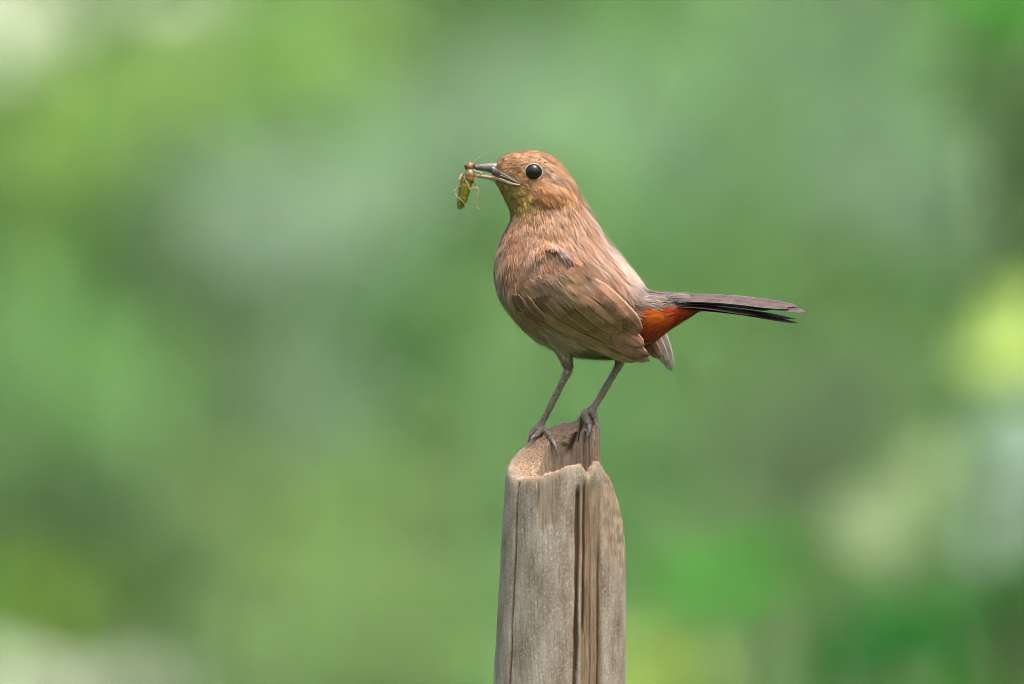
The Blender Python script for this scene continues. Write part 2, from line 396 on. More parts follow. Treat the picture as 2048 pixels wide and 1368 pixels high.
shrub('tree', 'dark tree with shaded foliage along the photo\'s edge above the lime leaf', 'tree',
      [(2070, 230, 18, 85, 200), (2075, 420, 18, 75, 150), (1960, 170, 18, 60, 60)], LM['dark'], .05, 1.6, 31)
shrub('bush', 'vivid green bush in the top corner beside the dark tree', 'bush',
      [(1960, -25, 14, 70, 60), (2060, -5, 14, 60, 60)], LM['vivid'], .045, 1.2, 32)
shrub('bush', 'bright vivid green bush low beside the post\'s torn side', 'bush',
      [(1380, 1185, 16, 120, 60), (1530, 1140, 16, 90, 40), (1990, 1400, 13, 110, 60)], LM['vivid'], .045, 1.4, 33)
shrub('shrub', 'deep green shrub with very dark leaves under the pale leaves at the lower corner', 'shrub',
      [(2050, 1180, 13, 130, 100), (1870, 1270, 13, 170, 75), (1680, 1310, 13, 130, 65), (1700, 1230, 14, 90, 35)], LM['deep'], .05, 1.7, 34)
shrub('bush', 'glowing lime yellow bush low against the post\'s torn side', 'bush',
      [(1285, 1360, 12.5, 100, 85), (1395, 1355, 12.5, 50, 50)], LM['lime'], .04, 1.8, 35)

def big_leaf(parent, c, s, ang, L, wd, mat, seed, name='leaf'):
    """one broad leaf: a curved blade with a folded midrib, facing roughly the camera"""
    r = np.random.default_rng(seed); nt_, nw = 9, 5
    t = np.linspace(0, 1, nt_); x = np.linspace(-1, 1, nw)
    wid = np.sin(np.pi * t ** 0.8) ** 0.8 * wd
    ax = np.array([math.cos(ang), 0, math.sin(ang)]); sd = np.array([-math.sin(ang), 0, math.cos(ang)])
    tilt = r.uniform(-.5, .5); sd = sd * math.cos(tilt) + np.array([0, math.sin(tilt), 0])
    nn = np.cross(ax, sd)
    V = c + (t[:, None, None] - .5) * L * ax + x[None, :, None] * wid[:, None, None] * sd + (np.abs(x)[None, :, None] * .25 * wid[:, None, None] - (t[:, None, None] - .5) ** 2 * L * .4) * nn
    return new_mesh(name, V.reshape(-1, 3), grid_faces(nt_, nw), mat, parent, extra={'tint': np.full(nt_ * nw, r.random())})

def leafy_branch(name, label, leaves, mat, seed, d):
    """a plant nearer the camera: every broad leaf is a part, joined by stalks to one stem rooted in the ground"""
    cs = [(*scr(u, v, d + dd), ang, L, wd) for u, v, dd, ang, L, wd in leaves]
    base = np.mean([c[0] for c in cs], 0) + np.array([.08, 0.05, 0]); base[2] = 0
    root = empty(name, base); tag(root, label, 'plant', None)
    top = max(c[0][2] for c in cs); main = np.array([base[0], base[1], top])
    paths = [([base, base * .5 + main * .5 + np.array([.02, 0, 0]), main], .012, .004)]
    for i, (c, s, ang, L, wd) in enumerate(cs):
        big_leaf(root, c, s, ang, L, wd, mat, seed + i)
        a = np.array([base[0], base[1], c[2] - .08]); ax = np.array([math.cos(ang), 0, math.sin(ang)])
        paths.append(([a, a * .5 + (c - ax * L * .5) * .5 + np.array([0, 0, .01]), c - ax * L * .48], .003, .0015))
    stems('stem', paths, M['bark'], root)
    return root

leafy_branch('leafy_plant', 'leafy plant with glowing lime leaves at the edge level with the bird\'s wing',
    [(2000, 690, 0, 0.3, .055, .016), (2035, 655, .1, 0.9, .065, .019), (1972, 715, .15, -0.4, .04, .012), (2050, 720, .05, 0.1, .07, .026), (2035, 610, .2, .6, .05, .018)], LM['lime'], 50, 12.2)
leafy_branch('leafy_plant', 'leafy plant with pale silver green leaves below the lime leaves',
    [(2020, 850, 0, 0.8, .07, .026), (2055, 810, .1, 1.2, .07, .024), (1990, 900, .1, 0.5, .05, .018), (2060, 900, .1, 0.1, .06, .024), (2000, 1060, .15, .3, .06, .022), (2060, 1040, .1, .9, .06, .02)], LM['sage'], 60, 12.8)
leafy_branch('leafy_plant', 'leafy plant with a pale cream leaf pair in front of the drab shrub',
    [(1735, 1035, 0, -0.2, .06, .020), (1790, 1040, .05, 0.3, .06, .020), (1845, 960, .05, 1.1, .065, .016), (1770, 1075, .1, -.3, .045, .016)], LM['cream'], 70, 12.5)

# ------------------------------------------------------------------ the bamboo stake
PY = -92.0                                    # its axis, in pixel units nearer the camera than the bird's feet
def per(phi, tab):
    a = np.array([p for p, _ in tab], float); b = np.array([q for _, q in tab], float)
    return np.interp(np.mod(phi + 180, 360) - 180, np.concatenate([a, ]), b)
H_TAB = [(-180, 935), (-165, 947), (-150, 957), (-143, 960), (-141, 963), (-138, 957), (-125, 956), (-110, 951), (-100, 943), (-90, 932), (-80, 927), (-74, 930), (-69, 942), (-65, 946), (-60, 938), (-54, 928),
         (-49, 934), (-44, 948), (-36, 966), (-28, 988), (-20, 1012), (-10, 1042), (0, 1060), (30, 1066), (52.0, 1062), (53.2, 846), (56, 840), (63, 838), (68, 838), (71.5, 836), (72.6, 843), (74, 838), (80, 842), (90, 846), (100, 850),
         (110, 864), (120, 872), (130, 884), (150, 908), (165, 922), (180, 935)]
T_TAB = [(-180, 60), (-165, 54), (-150, 46), (-130, 34), (-110, 26), (-90, 22), (-54, 20), (-20, 20), (20, 20), (52, 18), (53.2, 22), (70, 24), (90, 30), (110, 46), (130, 58), (150, 62), (180, 60)]
ph = np.concatenate([np.linspace(-180, 0, 440, endpoint=False), np.linspace(0, 50, 30, endpoint=False), np.linspace(50, 56, 16, endpoint=False), np.linspace(56, 180, 190, endpoint=False)])
hv = per(ph, H_TAB); th_ = per(ph, T_TAB); rad = np.radians(ph)
hv = hv + 1.8 * fbm(ph * .13, 3.0) + 4.0 * fbm(ph * .12, 9.0, 3) * smooth(-86, -74, ph) * (1 - smooth(0, 12, ph))
def axis_u(v): return np.interp(v, [836, 940, 1368, 2600, 9000], [1131, 1130, 1119.5, 1112, 1100])
def axis_r(v): return np.interp(v, [836, 940, 1100, 1368, 2600, 9000], [116, 118, 124.5, 132.5, 140, 150])
g = np.concatenate([np.linspace(0, .06, 26, endpoint=False) ** 1.0, np.linspace(.06, 1, 120)])
VB = 1420.0
rowsV = hv[None] + (VB - hv[None]) * g[:, None]
rowsV = np.vstack([rowsV, np.repeat(np.linspace(1480, 8010, 14)[:, None], len(ph), 1)])
U0 = axis_u(rowsV) + axis_r(rowsV) * np.cos(rad)[None]
front = np.sin(rad)[None] < 0.05
def crack(uc, wd, v0, v1, soft=25):
    """1 inside a vertical split that follows uc(v)"""
    wob = .7 * vnoise(rowsV * .02, 4.0)
    return np.exp(-np.abs((U0 - uc - wob) / wd) ** 3) * smooth(v0 - soft, v0 + soft, rowsV) * (1 - smooth(v1 - soft, v1 + soft, rowsV)) * front
shift = (axis_u(rowsV) - axis_r(rowsV)) - (axis_u(940.) - axis_r(940.))       # splits lean with the outline
c1 = crack(1037 + shift * .72, 2.2, 965, 2500, 10)
c2 = crack(1155.5 - (rowsV - 973) * .015, 4.2 * (1 + .35 * vnoise(rowsV * .015, 8.)), 978, 1345, 14)
c2b = crack(1153 - (rowsV - 973) * .012, 3.5, 1300, 2600, 14)
c3 = crack(1168.5 - (rowsV - 973) * .01, 1.9, 972, 1260, 20)
c4 = crack(1198 - (rowsV - 973) * .004, 2.0, 1100, 2500, 60)
c5 = crack(1182 - (rowsV - 973) * .006, 1.0, 1080, 1500, 60) * .6
c6 = crack(1075.5 + shift * .3, 1.6, 955, 1022, 14) * .7
c7 = np.maximum(crack(1236, 1.1, 1090, 1330, 60) * .6, crack(1217, 1.1, 1040, 1230, 60) * .55)
rec = smooth(1158, 1163, U0) * (1 - smooth(1199, 1206, U0)) * front * smooth(950, 985, rowsV)
patch = smooth(1074, 1078, U0) * (1 - smooth(1112 + 8 * vnoise(U0 * .3, 2.), 1120, U0)) * front * (1 - smooth(1055, 1064, rowsV + 14 * vnoise(U0 * .33, 6.0)))
torn = smooth(1196, 1212, U0) * (1 - smooth(1060, 1150, rowsV - (U0 - 1215) * 1.5)) * front
ridge = fbm(U0 * .42, rowsV * .006, 3); ridge2 = fbm(U0 * .16, rowsV * .004, 2)
rough = fbm(U0 * .30, rowsV * .022, 4)
disp = .10 * ridge + .30 * ridge2 + .5 * fbm(U0 * .02, rowsV * .008, 2) - 9 * c1 - 10 * np.maximum(c2, c2b) - 7 * c3 - 7 * c4 - 5 * c5 - 4 * c6 - 3 * c7
disp += rec * (-3.5 + .7 * ridge) - patch * (1.2 + .5 * ridge) + torn * (rough * 2.2 + 1.0 * fbm(U0 * .22, rowsV * .06, 3) - 2) + 1.0 * rough * (1 - torn) * .5
top_soft = np.exp(-(rowsV - hv[None]) / 7.0)
disp -= 4.5 * top_soft
R_ = axis_r(rowsV) + disp
outer = np.stack([axis_u(rowsV) + R_ * np.cos(rad)[None], rowsV, PY + .92 * R_ * np.sin(rad)[None]], -1)
A_cut = np.clip(.45 * torn + (.22 + .2 * ridge) * patch + 1.0 * top_soft ** 2, 0, 1); A_rec = np.clip(rec * (.78 + .25 * ridge) + .35 * torn * (rough > 0) + .3 * patch , 0, 1)
A_crk = np.clip(1.15 * np.maximum.reduce([c1 * .6, c2, c2b * .8, c3 * .8, c4 * .7, c5 * .5, c6 * .5, c7 * .4]), 0, 1)
# cut rim: from the outer edge inward, a rough shallow bowl; then the hollow's wall and its floor
K = 26; kk = np.linspace(0, 1, K)[1:, None]
Rt = R_[0][None]; rin = Rt - th_[None] * kk
vr = hv[None] + 0 * kk
left = smooth(95, 118, np.abs(ph))[None]
bowl = -3.5 * np.sin(np.pi * np.clip(kk * 1.2, 0, 1)) + 10 * kk ** 2
ux = axis_u(hv)[None] + rin * np.cos(rad)[None]; yx = PY + .92 * rin * np.sin(rad)[None]
por = fbm(ux * .17, yx * .17 + vr * .1, 4)
# the thick side is a sloping shelf: inner edge keeps the height its own place on the oblique cut would have
vr = vr + bowl * left + (por * 3.6 * smooth(0, .15, kk) - 1.5) * (.4 + .6 * left)
backslab = (smooth(52, 56, ph) * (1 - smooth(104, 112, ph)))[None]
vr = vr + backslab * kk * 26
cs = np.exp(-((ux - (1166 - (vr - 838) * .35)) / 2.4) ** 2) * backslab
vr = vr + cs * 20
rim = np.stack([ux, vr, yx], -1)
J = 80; jj = np.linspace(0, 1, J)[1:, None]
rw = (Rt - th_[None]) - jj * 16 * left
vtop = vr[-1][None]; vw = np.maximum(vtop, vtop + (1030 - vtop) * jj)
uw = axis_u(vw) + rw * np.cos(rad)[None]
fibw = fbm(ph[None] * .55 + 0 * jj, vw * .01, 3)
rw = rw + 1.0 * fibw
crk_in = np.exp(-np.abs((uw - (1163 - (vw - 838) * .42)) / 5.0) ** 2) * backslab * (1 - smooth(890, 918, vw))
crk_in2 = np.exp(-np.abs((uw - (1170 - (vw - 862) * .1)) / 1.6) ** 2) * backslab * smooth(850, 865, vw) * (1 - smooth(880, 892, vw))
bump_slab = backslab * smooth(1112, 1130, uw) * (1 - smooth(1150, 1162, uw)) * (1 - smooth(870, 915, vw)) * (5 + 6 * fbm(uw * .10, vw * .12, 4))
rw = rw + 14 * crk_in + 5 * crk_in2 - bump_slab
inner = np.stack([axis_u(vw) + rw * np.cos(rad)[None], vw, PY + .92 * rw * np.sin(rad)[None]], -1)
cen = np.stack([axis_u(1030.) + 0 * ph, 1036 + 0 * ph, PY + 0 * ph], -1)[None]
fl1 = inner[-1:] * .5 + cen * .5
G = np.vstack([outer[::-1], rim, inner, fl1, inner[-1:] * .02 + cen * .98])
nO = len(outer); nR = len(rim); nI = len(inner) + 2; nph = len(ph)
def stack(a, b_, c_): return np.vstack([a[::-1], np.broadcast_to(b_, (nR, nph)), np.vstack([c_, np.repeat(c_[-1:], 2, 0)])]).ravel()
at_cut = stack(A_cut, np.clip(.05 + 1.1 * smooth(.08, .34, kk + .10 * por), 0, 1) + 0 * ph[None], np.full((len(inner), nph), .62))
at_rec = stack(A_rec, 0 * rim[..., 0], .15 + .3 * smooth(-.2, .5, fibw))
at_crk = stack(A_crk, np.clip(cs, 0, 1), np.clip(crk_in * .9 + crk_in2 * .8, 0, 1))
post = new_mesh('wooden_post', W(G[..., 0], G[..., 1], G[..., 2]).reshape(-1, 3), grid_faces(len(G), nph, True)[:, ::-1], M['wood'],
                extra={'cut': at_cut, 'recess': at_rec, 'crack': at_crk})
tag(post, 'weathered grey split bamboo post with hollow slanting top, under the bird', 'post')

# ------------------------------------------------------------------ the bird
# outline stations: front/lower point, back/upper point, half depth, depth of the middle
ST = np.array([
    (983, 355, 985, 340, 4, 6), (989, 363, 990, 331, 10, 6), (994, 371, 995, 323.5, 20, 6), (1002, 384, 1004, 314, 31, 6), (1010, 400, 1030, 306, 41, 5), (1017, 414, 1066, 303.5, 48, 4),
    (1021, 428, 1106, 317, 52, 3), (1021, 441, 1137, 351, 55, 2), (1014, 457, 1159, 390, 59, 1), (1003, 478, 1182, 430, 67, 0), (995, 502, 1204, 469, 77, 0),
    (991, 530, 1229, 502, 87, -1), (992, 558, 1255, 533, 93, -3), (999, 586, 1276, 556, 96, -5), (1013, 613, 1290, 574, 96, -8), (1036, 644, 1301, 585, 92, -10),
    (1070, 675, 1312, 588, 84, -12), (1118, 700, 1325, 589, 74, -14), (1180, 714, 1338, 590, 62, -16), (1240, 712, 1350, 592, 48, -18), (1288, 694, 1362, 594, 36, -20),
    (1326, 668, 1374, 597, 26, -21), (1360, 644, 1386, 600, 18, -22), (1388, 626, 1398, 603, 9, -23)], float)
NS, NT = 240, 200
S = spline(ST, NS); tt = np.linspace(0, 2 * math.pi, NT, endpoint=False)
Fp, Bp = S[:, 0:2], S[:, 2:4]; Cc = (Fp + Bp) / 2; E1 = (Bp - Fp) / 2
ce, se = np.cos(tt), np.sin(tt)
pw = 0.93
ce2 = np.sign(ce) * np.abs(ce) ** pw; se2 = np.sign(se) * np.abs(se) ** pw
BU = Cc[:, None, 0] + E1[:, None, 0] * ce2; BV = Cc[:, None, 1] + E1[:, None, 1] * ce2
BY = S[:, None, 5] - S[:, None, 4] * se2                     # se > 0 is the near side
def inside(u, v, poly):
    """signed distance-like: smooth depth inside a polygon (positive inside)"""
    poly = np.asarray(poly, float); d = np.full(u.shape, 1e9); ins = np.zeros(u.shape, bool)
    for (x1, y1), (x2, y2) in zip(poly, np.roll(poly, -1, 0)):
        ex, ey = x2 - x1, y2 - y1; tq = np.clip(((u - x1) * ex + (v - y1) * ey) / (ex * ex + ey * ey), 0, 1)
        d = np.minimum(d, np.hypot(u - x1 - tq * ex, v - y1 - tq * ey))
        c = ((y1 > v) != (y2 > v)) & (u < ex * (v - y1) / (ey if ey else 1e-9) + x1); ins ^= c
    return np.where(ins, d, -d)
SHOULDER = [(1026, 560), (1040, 522), (1066, 496), (1098, 484), (1122, 492), (1146, 512), (1186, 548), (1222, 586), (1262, 640), (1230, 660), (1150, 640), (1080, 625), (1040, 598)]
CHEEK = [(1062, 372), (1095, 362), (1128, 372), (1136, 395), (1116, 410), (1084, 412), (1056, 398)]
nearside = se2 > 0
dsh = inside(BU, BV, SHOULDER); dck = inside(BU, BV, CHEEK)
wave = fbm(BU * .03, BV * .03 + np.sign(se2) * 9, 2)
off_y = 13.0 * smooth(-1, 6, dsh) * smooth(1040, 1105, BU + (BV - 500) * .3) * (1 - smooth(560, 625, BV - (BU - 1100) * .6)) + 4.0 * smooth(-4, 14, dck) + 1.6 * wave
deye = np.hypot(BU - 1067, BV - 344)
off_y -= 3.0 * np.exp(-(deye / 26) ** 2) * (1 - np.exp(-(deye / 17) ** 2)) * 1.5
BY = BY - np.where(nearside, 1, -1) * off_y * np.abs(se2) ** .5
body_pts = np.stack([BU, BY, BV], -1)                         # (u, y, v)

def thigh(pts, radii):
    P = spline(np.column_stack([pts, radii]), 26); T = np.gradient(P[:, :3], axis=0); T /= np.linalg.norm(T, axis=1)[:, None]
    A = np.cross(T, (0, 1.0, 0)); A /= np.linalg.norm(A, axis=1)[:, None]; Bq = np.cross(T, A)
    a = np.linspace(0, 2 * math.pi, 36, endpoint=False)
    return P[:, None, :3] + P[:, 3][:, None, None] * (A[:, None] * np.cos(a)[None, :, None] + Bq[:, None] * np.sin(a)[None, :, None])
# (u, y, v) paths
TH1 = thigh(np.array([(1112, -32, 668), (1124, -30, 692), (1131, -26, 714), (1136, -23, 732), (1138, -22, 742)], float), np.array([26, 20, 14.5, 10, 6.5]))
TH2 = thigh(np.array([(1236, 22, 676), (1240, 20, 700), (1240, 18, 716), (1236, 17, 730)], float), np.array([24, 15, 10.5, 7.0]))
V, F, off = [], [], 0
for Pq in (body_pts, TH1, TH2):
    nr, nc = Pq.shape[:2]
    V.append(W(Pq[..., 0], Pq[..., 2], Pq[..., 1]).reshape(-1, 3)); f = grid_faces(nr, nc, True, off)
    F += [tuple(q) for q in f]; F += [tuple(off + np.arange(nc))[::-1], tuple(off + (nr - 1) * nc + np.arange(nc))]; off += nr * nc
tmp = new_mesh('tmp', np.vstack(V), F)
md = tmp.modifiers.new('r', 'REMESH'); md.mode = 'VOXEL'; md.voxel_size = 1.7 * PX
ms = tmp.modifiers.new('s', 'SMOOTH'); ms.factor = .5; ms.iterations = 3
dg = bpy.context.evaluated_depsgraph_get(); ev = tmp.evaluated_get(dg); em = ev.to_mesh()
bv = np.empty(len(em.vertices) * 3, np.float32); em.vertices.foreach_get('co', bv); bv = bv.reshape(-1, 3)
bf = [tuple(p.vertices) for p in em.polygons]
ev.to_mesh_clear(); bpy.data.objects.remove(tmp)
BVH = BVHTree.FromPolygons([tuple(x) for x in bv], bf)
def to_px(P): return P[:, 0] / PX + 1024, 684 - (P[:, 2] - ZC) / PX, P[:, 1] / PX

def surf_y(u, v, default=None):
    """depth of the near side of the bird's body at a photo pixel"""
    p = W(u, v, -400); h = BVH.ray_cast(Vector(p), Vector((0, 1, 0)))
    return h[0].y / PX if h[0] is not None else default

def lerp3(a, b, t): return a + (np.asarray(b)[None] - a) * np.asarray(t)[:, None]
def pigment(u, v, y, seed=0):
    """plumage pigment of a hen Indian robin, with rim, bounce and back light painted in"""
    nz = fbm(u * .05 + seed, v * .05 + y * .03, 3); nf = fbm(u * .16 + seed, v * .16, 2)
    c = np.tile(np.array([[0.35, 0.176, 0.096]]), (len(u), 1))
    c = lerp3(c, (0.42, 0.27, 0.195), smooth(-.1, .8, nz) * .7)                                   # patchy paler tips
    c = lerp3(c, (0.25, 0.135, 0.075), smooth(.1, .8, nf) * .5)
    head = 1 - smooth(395, 470, v + (u - 1060) * .35)
    c = lerp3(c, (0.37, 0.182, 0.068), head * .9)
    c = lerp3(c, (0.24, 0.115, 0.055), head * smooth(.0, .5, nf) * .6); c = lerp3(c, (0.46, 0.27, 0.16), head * smooth(-.05, -.5, nf) * .45)
    c = lerp3(c, (0.44, 0.31, 0.235), smooth(24, 0, u - (990 + np.abs(v - 535) * .2)) * smooth(440, 480, v) * .8)   # pale rim light along the breast edge, put into the pigment
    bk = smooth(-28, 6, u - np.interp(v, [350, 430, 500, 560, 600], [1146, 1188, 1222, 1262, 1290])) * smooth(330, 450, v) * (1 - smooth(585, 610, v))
    c = lerp3(c, (0.60, 0.49, 0.42), bk * .9)                                                     # rim light on the back, painted as pale pigment
    ck = np.exp(-(((u - 1092) / 36) ** 2 + ((v - 386) / 21) ** 2) ** 1.5)
    c = lerp3(c, (0.32, 0.125, 0.025), ck * .85)
    ce_ = np.exp(-(((u - 1098) / 34) ** 2 + ((v - 411) / 5.5) ** 2))                               # dark line under the cheek
    c = lerp3(c, (0.14, 0.075, 0.035), ce_ * .7)
    br = np.exp(-(((u - 1104) / 22) ** 2 + ((v - 352 - (u - 1104) * .28) / 6) ** 2))               # dark streak behind the eye
    c = lerp3(c, (0.12, 0.07, 0.065), br * .75)
    lo = np.exp(-(((u - 1031) / 20) ** 2 + ((v - 345) / 12) ** 2))
    c = lerp3(c, (0.30, 0.155, 0.055), lo * .7)
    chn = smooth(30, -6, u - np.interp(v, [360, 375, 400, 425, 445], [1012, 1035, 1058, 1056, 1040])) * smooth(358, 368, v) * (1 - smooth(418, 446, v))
    c = lerp3(c, (0.29, 0.195, 0.035), chn * .8)                                                   # olive yellow throat, green bounce light put into the pigment
    col = np.exp(-(((u - 1105) / 52) ** 2 + ((v - 462) / 24) ** 2))
    c = lerp3(c, (0.36, 0.19, 0.075), col * .6)                                                   # rusty collar
    bel = smooth(632, 672, v + (u - 1080) * -.12) * (1 - smooth(1220, 1262, u))
    c = lerp3(c, (0.42, 0.325, 0.24), bel * .85)  # buff belly, its pigment raised to lighten the shade there
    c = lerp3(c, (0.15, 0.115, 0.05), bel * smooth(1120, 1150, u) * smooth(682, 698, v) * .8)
    wh = np.exp(-(((u - 1119) / 13) ** 2 + ((v - 499 - (u - 1119) * .6) / 4.5) ** 2))
    c = lerp3(c, (0.60, 0.55, 0.53), wh * .6)                                                     # white shoulder tuft
    rm = smooth(1225, 1262, u - (590 - v) * .3) * smooth(545, 585, v) * (1 - smooth(612, 622, v))
    c = lerp3(c, (0.17, 0.12, 0.105), rm * .85)                                                   # grey rump
    vent = smooth(1258, 1272, u) * smooth(612, 622, v)
    c = lerp3(c, (0.36, 0.024, 0.002), vent)
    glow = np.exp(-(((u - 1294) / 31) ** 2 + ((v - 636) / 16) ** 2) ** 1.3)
    c = lerp3(c, (0.85, 0.165, 0.005), vent * glow * (.65 + .35 * smooth(-.4, .4, fbm(u * .05, v * .35, 2))))   # backlit orange glow painted into the deep red
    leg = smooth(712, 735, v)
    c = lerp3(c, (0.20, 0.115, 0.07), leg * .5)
    return np.clip(c * .76, 0, 1)

FOOT = W(1128, 866, 0)
bird = empty('bird', FOOT)
tag(bird, 'brown robin-like bird with rusty vent and cocked dark tail, perched on the post', 'bird')
bu, bv_, by = to_px(bv)
body = new_mesh('body', bv, bf, M['body'], bird, cols=pigment(bu, bv_, by) * .5)  # down pigment darkened so the gaps between barbs look shaded

# contour feathers: tufts of fine barbs lying along the body, every barb a tapering ribbon
def strands(sets, nseg=4):
    """sets of (root px (u,y,v), normal, tangent, length, width, lift, curl, colour) -> ribbons"""
    Vs, Cs = [], []; t = np.linspace(0, 1, nseg)
    P, Nn, T, L, Wd, lift, curl, col = [np.concatenate([s_[i] for s_ in sets]) for i in range(8)]
    B = np.cross(Nn, T); B /= np.linalg.norm(B, axis=1)[:, None] + 1e-9
    for tk in t:
        ctr = P + T * (L * tk)[:, None] + Nn * (L * (lift * tk - curl * tk * tk))[:, None]
        hw = (Wd * .5 * (1 - .85 * tk ** 1.6))[:, None]
        Vs.append(ctr - B * hw); Vs.append(ctr + B * hw); Cs += [col * (.8 + .2 * tk)] * 2
    V = np.stack(Vs, 1); Cc_ = np.stack(Cs, 1); n = len(P); k = np.arange(n)[:, None] * (2 * nseg)
    F = np.concatenate([k + np.array([[2 * i, 2 * i + 1, 2 * i + 3, 2 * i + 2]]) for i in range(nseg - 1)])
    V = V.reshape(-1, 3)
    return W(V[:, 0], V[:, 2], V[:, 1]), F, Cc_.reshape(-1, 3)

def field(Pg, wrap=True):
    """normals and head-to-tail tangents of a lofted grid (u,y,v)"""
    Ts = np.gradient(Pg, axis=0); Tc = np.roll(Pg, -1, 1) - np.roll(Pg, 1, 1)
    Nn = np.cross(Ts, Tc); area = np.linalg.norm(Nn, axis=2); Nn = Nn / (area[..., None] + 1e-9)
    cen = Pg.mean(1, keepdims=True); sgn = np.sign((Nn * (Pg - cen)).sum(2, keepdims=True).mean()); Nn = Nn * sgn
    Ts = Ts / (np.linalg.norm(Ts, axis=2, keepdims=True) + 1e-9)
    return Nn, Ts, area

MOUTH = [(980, 330), (993, 336), (1004, 345), (1020, 354), (1042, 368), (1042, 373), (1028, 371.5), (1014, 368), (999, 362), (980, 362)]
def tuft_set(Pg, n, k, rs, len_fn, seed, width=1.8, lift=.19, reject=None, spread=5.0):
    Nn, Ts, area = field(Pg); r_ = np.random.default_rng(seed)
    wgt = area.ravel() * (1 + 1.4 * (Nn[..., 1].ravel() < .25)); idx = r_.choice(area.size, n, p=wgt / wgt.sum())
    P, Nq, T = Pg.reshape(-1, 3)[idx], Nn.reshape(-1, 3)[idx], Ts.reshape(-1, 3)[idx]
    P = P + r_.normal(size=P.shape) * .8
    if reject is not None:
        ok = ~reject(P); P, Nq, T = P[ok], Nq[ok], T[ok]
    n = len(P)
    dn = r_.normal(size=n) * .10; Bn = np.cross(Nq, T)
    swirl = .22 * fbm(P[:, 0] * .02, P[:, 2] * .02, 2) + dn
    T = T + Bn * swirl[:, None]; T /= np.linalg.norm(T, axis=1)[:, None]
    calm = np.where(P[:, 2] < 440, 1.0, .62) * np.where((P[:, 0] > 1258) & (P[:, 2] > 600), .85, 1)
    tone = np.exp(r_.normal(size=n) * .15 * calm); lf = lift * np.exp(r_.normal(size=n) * .35); L0 = len_fn(P)
    rep = lambda a: np.repeat(a, k, 0)
    m = n * k; q = r_.uniform(-1, 1, m)
    Bn = np.cross(Nq, T); fan = .17 * q + r_.normal(size=m) * .05
    sc = rep(L0) / 24
    Ps = rep(P) + rep(Bn) * (q * spread * sc)[:, None] - rep(Nq) * .8 + rep(T) * (r_.uniform(-2, 2, m) * sc)[:, None]
    Tt = rep(T) + rep(Bn) * fan[:, None]; Tt /= np.linalg.norm(Tt, axis=1)[:, None]
    L = rep(L0) * (1 - .35 * q * q) * r_.uniform(.8, 1.12, m)
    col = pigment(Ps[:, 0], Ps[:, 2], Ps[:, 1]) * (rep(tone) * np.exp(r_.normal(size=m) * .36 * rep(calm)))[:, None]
    edge = smooth(.72, 1, np.abs(q)); col = lerp3(col, (0.38, 0.27, 0.20), edge * .2)
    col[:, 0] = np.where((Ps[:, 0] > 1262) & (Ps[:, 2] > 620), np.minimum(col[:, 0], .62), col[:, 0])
    return (Ps, rep(Nq), Tt, L, width * np.clip(np.sqrt(sc), .7, 1.1) * r_.uniform(.6, 1.35, m), rep(lf) + r_.normal(size=m) * .03 + (r_.random(m) > .975) * r_.uniform(.05, .3, m), rep(lf) * .75, np.clip(col, 0, .9))

def body_len(P):
    u, v = P[:, 0], P[:, 2]
    d = np.hypot(u - 985, v - 348)
    L = np.interp(d, [0, 20, 50, 110, 170, 260], [7, 9, 13, 21, 30, 38])
    L = np.where(np.hypot(u - 1067, v - 344) < 34, np.minimum(L, 10), L)
    return np.where((u > 1255), np.minimum(L, 26), L)
def body_reject(P):
    u, v = P[:, 0], P[:, 2]
    m = (np.hypot((u - 1067.5) / 1.08, v - 344.5) < 20.5) | (inside(u, v, MOUTH) > -1.5)
    # bare of tufts where the folded near wing lies on the body
    wing_zone = (inside(u, v, [(1034, 604), (1075, 598), (1120, 575), (1166, 552), (1205, 590), (1262, 640), (1302, 722), (1230, 706), (1130, 674), (1068, 640)]) > 1) & (P[:, 1] < -20)
    return m | wing_zone
sets = [tuft_set(body_pts, 9000, 12, NS, body_len, 31, reject=body_reject),
        tuft_set(body_pts, 9000, 8, NS, lambda P: body_len(P) * .9, 35, width=1.5, lift=.26, reject=lambda P: body_reject(P) | (P[:, 0] > 1095) | (P[:, 2] > 415)),
        tuft_set(TH1, 150, 9, 26, lambda P: 12 + 0 * P[:, 0], 32, lift=.08), tuft_set(TH2, 110, 9, 26, lambda P: 12 + 0 * P[:, 0], 33, lift=.08)]
V, F, Cq = strands(sets)
plum = new_mesh('plumage', V, F, M['strand'], bird, cols=Cq); tag(plum, kind='stuff')

# eye with its bare rim
for side in (-1, 1):
    ys = surf_y(1067, 344, -45) if side < 0 else 4 + (4 - surf_y(1067, 344, -45))
    ey = ico('eye', (1067.5, 344.5, ys - side * 9.5), 18.2, M['eye'], bird, n=40, m=24)
    a = np.linspace(0, 2 * math.pi, 49)
    pts = np.column_stack([1067.5 + 17.6 * np.cos(a), 344.5 + 16.4 * np.sin(a), np.full(49, ys + side * .6)])
    pts[:, 2] += -side * 2.4 * np.sin(a) * 0 - side * (np.cos(a) * -2.2 + np.sin(a) * 1.0) * (1 if side < 0 else 1)
    tubes('eye_rim', [dict(pts=pts, radii=1.15 + .25 * np.sin(a * 9), n=8)], M['ring'], ey)

